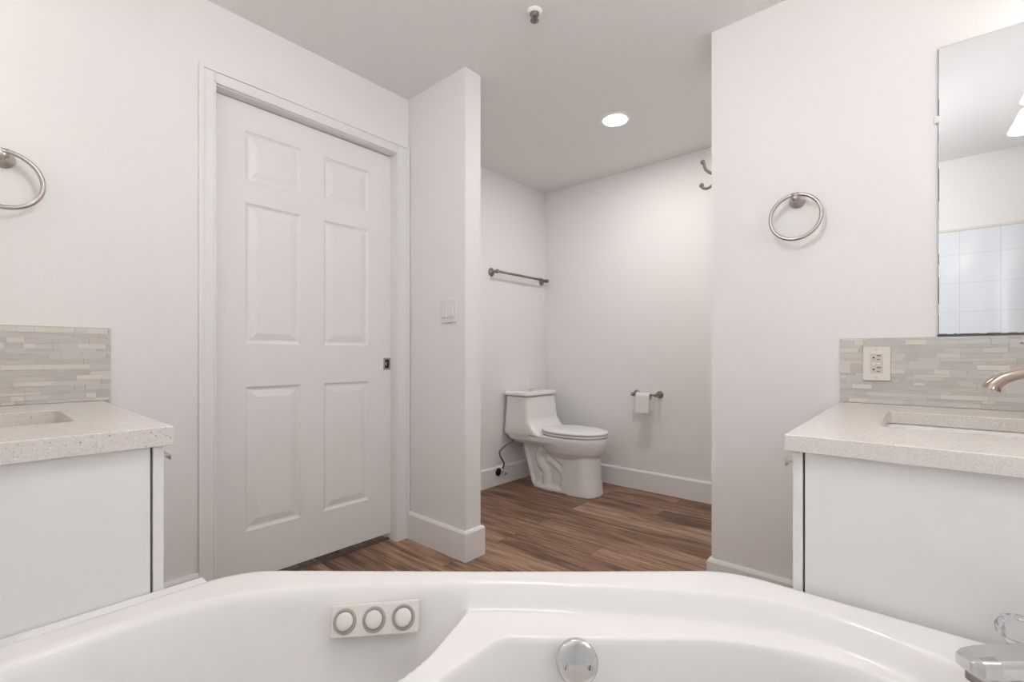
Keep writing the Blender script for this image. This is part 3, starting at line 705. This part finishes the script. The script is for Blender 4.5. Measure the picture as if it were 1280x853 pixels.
# trapway relief on both sides
for s in (-1, 1):
    P = bez([tp(s*0.072, .49, .215), tp(s*0.076, .43, .255), tp(s*0.076, .36, .292), tp(s*0.074, .295, .285), tp(s*0.072, .262, .235), tp(s*0.072, .285, .175), tp(s*0.074, .325, .135), tp(s*0.074, .335, .08), tp(s*0.074, .335, .02)], 7)
    tube(bm, P, .036, 16)
    P = bez([tp(s*0.072, .48, .13), tp(s*0.074, .43, .175), tp(s*0.074, .38, .205), tp(s*0.072, .34, .215)], 6); tube(bm, P, .026, 14)
    P = bez([tp(s*0.070, .245, .03), tp(s*0.072, .275, .07), tp(s*0.070, .29, .10)], 6); tube(bm, P, .026, 14)
toi = thing('toilet', 'white one-piece toilet with closed lid in the alcove corner', 'toilet', (TX, TY-.37, 0))
bo = link('bowl_and_tank', bm, M['ceramic'], toi, smooth=True)
md = bo.modifiers.new('fuse', 'REMESH'); md.mode = 'VOXEL'; md.voxel_size = .0055; md.use_smooth_shade = True
md = bo.modifiers.new('soft', 'SMOOTH'); md.factor = .5; md.iterations = 7
# tank lid
bm = B(); loft(bm, [sbox(.000, .236, .190, .676, .03), sbox(-.003, .240, .194, .684, .032), sbox(-.003, .240, .194, .696, .032), sbox(.004, .233, .187, .704, .03), sbox(.03, .205, .150, .709, .03)])
tl = link('tank_lid', bm, M['ceramic'], toi, smooth=False, bevel=.003)
bm = B(); lathe(bm, tp(0, .118, .707), (0, 0, 1), ((0, .025), (.003, .025), (.005, .021), (.0055, .0205), (.0085, .019), (.0095, 0)), 32); link('flush_button', bm, M['nickel'], tl, smooth=True)
bm = B(); loft(bm, [egg(.285, .768, .178, .409), egg(.280, .773, .183, .413), egg(.280, .773, .183, .421), egg(.284, .769, .179, .425)]); link('seat', bm, M['seat'], toi, smooth=True)
bm = B(); loft(bm, [egg(.282, .770, .180, .429), egg(.276, .776, .186, .433), egg(.276, .776, .186, .440), egg(.286, .766, .177, .448), egg(.33, .715, .13, .454), egg(.44, .58, .04, .456)]); link('seat_lid', bm, M['seat'], toi, smooth=True)
for s in (-1, 1):
    bm = B(); tube(bm, [tp(s*.075-.018, .279, .432), tp(s*.075+.018, .279, .432)], .010, 14); link('hinge', bm, M['seat'], toi, smooth=True)

# water supply valve and hose
vx, vz = 2.585, .100
vs = thing('supply_valve', 'dark supply valve with braided hose running up to the toilet tank', 'water valve', (vx, T-.017, vz))
bm = B(); lathe(bm, (vx, T-.0165, vz), (0, -1, 0), ((0, .030), (.003, .0305), (.007, .025), (.011, .014), (.012, 0)), 28); link('escutcheon', bm, M['black'], vs, smooth=True)
bm = B(); tube(bm, [(vx, T-.025, vz), (vx, T-.075, vz)], .0075, 12); tube(bm, [(vx, T-.062, vz-.004), (vx, T-.062, vz+.034)], .0085, 12)
tube(bm, [(vx, T-.075, vz), (vx, T-.080, vz), (vx, T-.092, vz)], [.007, .015, .015], 10, flat=(1.3, .7)); link('valve_body', bm, M['chrome'], vs, smooth=True)
bm = B(); P = bez([(vx, T-.062, vz+.03), (vx+.004, T-.070, vz+.075), (vx-.022, T-.060, vz+.125), (vx-.024, T-.055, vz+.165), (vx+.03, T-.07, vz+.205), (vx+.062, T-.09, vz+.225), (2.70, TY-.09, .366)], 7)
tube(bm, P, .0062, 12); link('hose', bm, M['hose'], vs, smooth=True)
bm = B(); tube(bm, [(2.70, TY-.09, .342), (2.70, TY-.09, .374)], .012, 14); link('hose_nut', bm, M['black'], vs, smooth=True)

# ---------------------------------------------------------------- tub filler spout and crystal knob
def pixt(px, py, t):
    r = (px-640)/FOC*t; return Vector((t*math.cos(YAW)+r*math.sin(YAW), t*math.sin(YAW)-r*math.cos(YAW), HC+(YH-py)/FOC*t))
tip = Vector((.945, -.049, .542)); back = Vector((1.028, -.155, .547)); ax = (back-tip); ln = ax.length; ax.normalize(); sd = ax.cross(Vector((0, 0, 1))).normalized()
spt = thing('tub_spout', 'chrome tub filler spout on the right rim of the tub', 'tub faucet', (back.x, back.y, .49))
bm = B(); rings = []
for t, hw, zt, zb in ((-.002, .010, -.002, -.016), (.0, .016, .001, -.019), (.010, .0215, .004, -.026), (.03, .025, .006, -.026), (.07, .027, .007, -.022), (ln, .029, .008, -.03), (ln+.03, .027, .004, -.034), (ln+.04, .018, -.004, -.034)):
    c = tip + ax*t; r = .35; ring = []
    for u, v in ((-1, -.55), (-.85, -1), (.85, -1), (1, -.55), (1, .45), (.82, .88), (.4, 1), (-.4, 1), (-.82, .88), (-1, .45)):
        mid, hh = (zt+zb)/2, (zt-zb)/2; ring.append(c + sd*hw*u*(.92 if abs(v) == 1 and abs(u) == .85 else 1) + Vector((0, 0, mid+hh*v)))
    rings.append(ring)
loft(bm, rings); link('spout_body', bm, M['chrome'], spt, smooth=False, bevel=.002)
bm = B(); lathe(bm, (back.x, back.y, .489), (0, 0, 1), ((0, .034), (.004, .034), (.008, .029), (.02, .024), (.045, .024)), 32); link('base', bm, M['chrome'], spt, smooth=True)
c = tip+ax*.016; bm = B(); lathe(bm, (c.x, c.y, tip.z-.022), (0, 0, -1), ((0, .012), (.012, .012), (.0125, .009), (.006, .008)), 24, cap=False); link('aerator', bm, M['nickel_dark'], spt, smooth=True)
kb = Vector((1.088, -.122, .484))
kn = thing('crystal_tap', 'clear faceted tap knob on a chrome stem behind the tub spout', 'tap knob', kb)
bm = B(); lathe(bm, kb, (0, 0, 1), ((0, .030), (.003, .030), (.007, .024), (.012, .018), (.024, .015), (.033, .017), (.037, .012), (.038, 0)), 32); link('stem', bm, M['chrome'], kn, smooth=True)
bm = B(); lathe(bm, kb+Vector((0, 0, .0365)), (0, 0, 1), ((0, .014), (.004, .022), (.014, .030), (.026, .0315), (.036, .027), (.041, .019), (.042, 0)), 10); link('handle', bm, M['crystal'], kn)
bm = B(); lathe(bm, kb+Vector((0, 0, .0787)), (0, 0, 1), ((0, .010), (.0015, .0095), (.002, 0)), 20); link('cap', bm, M['chrome'], kn, smooth=True)
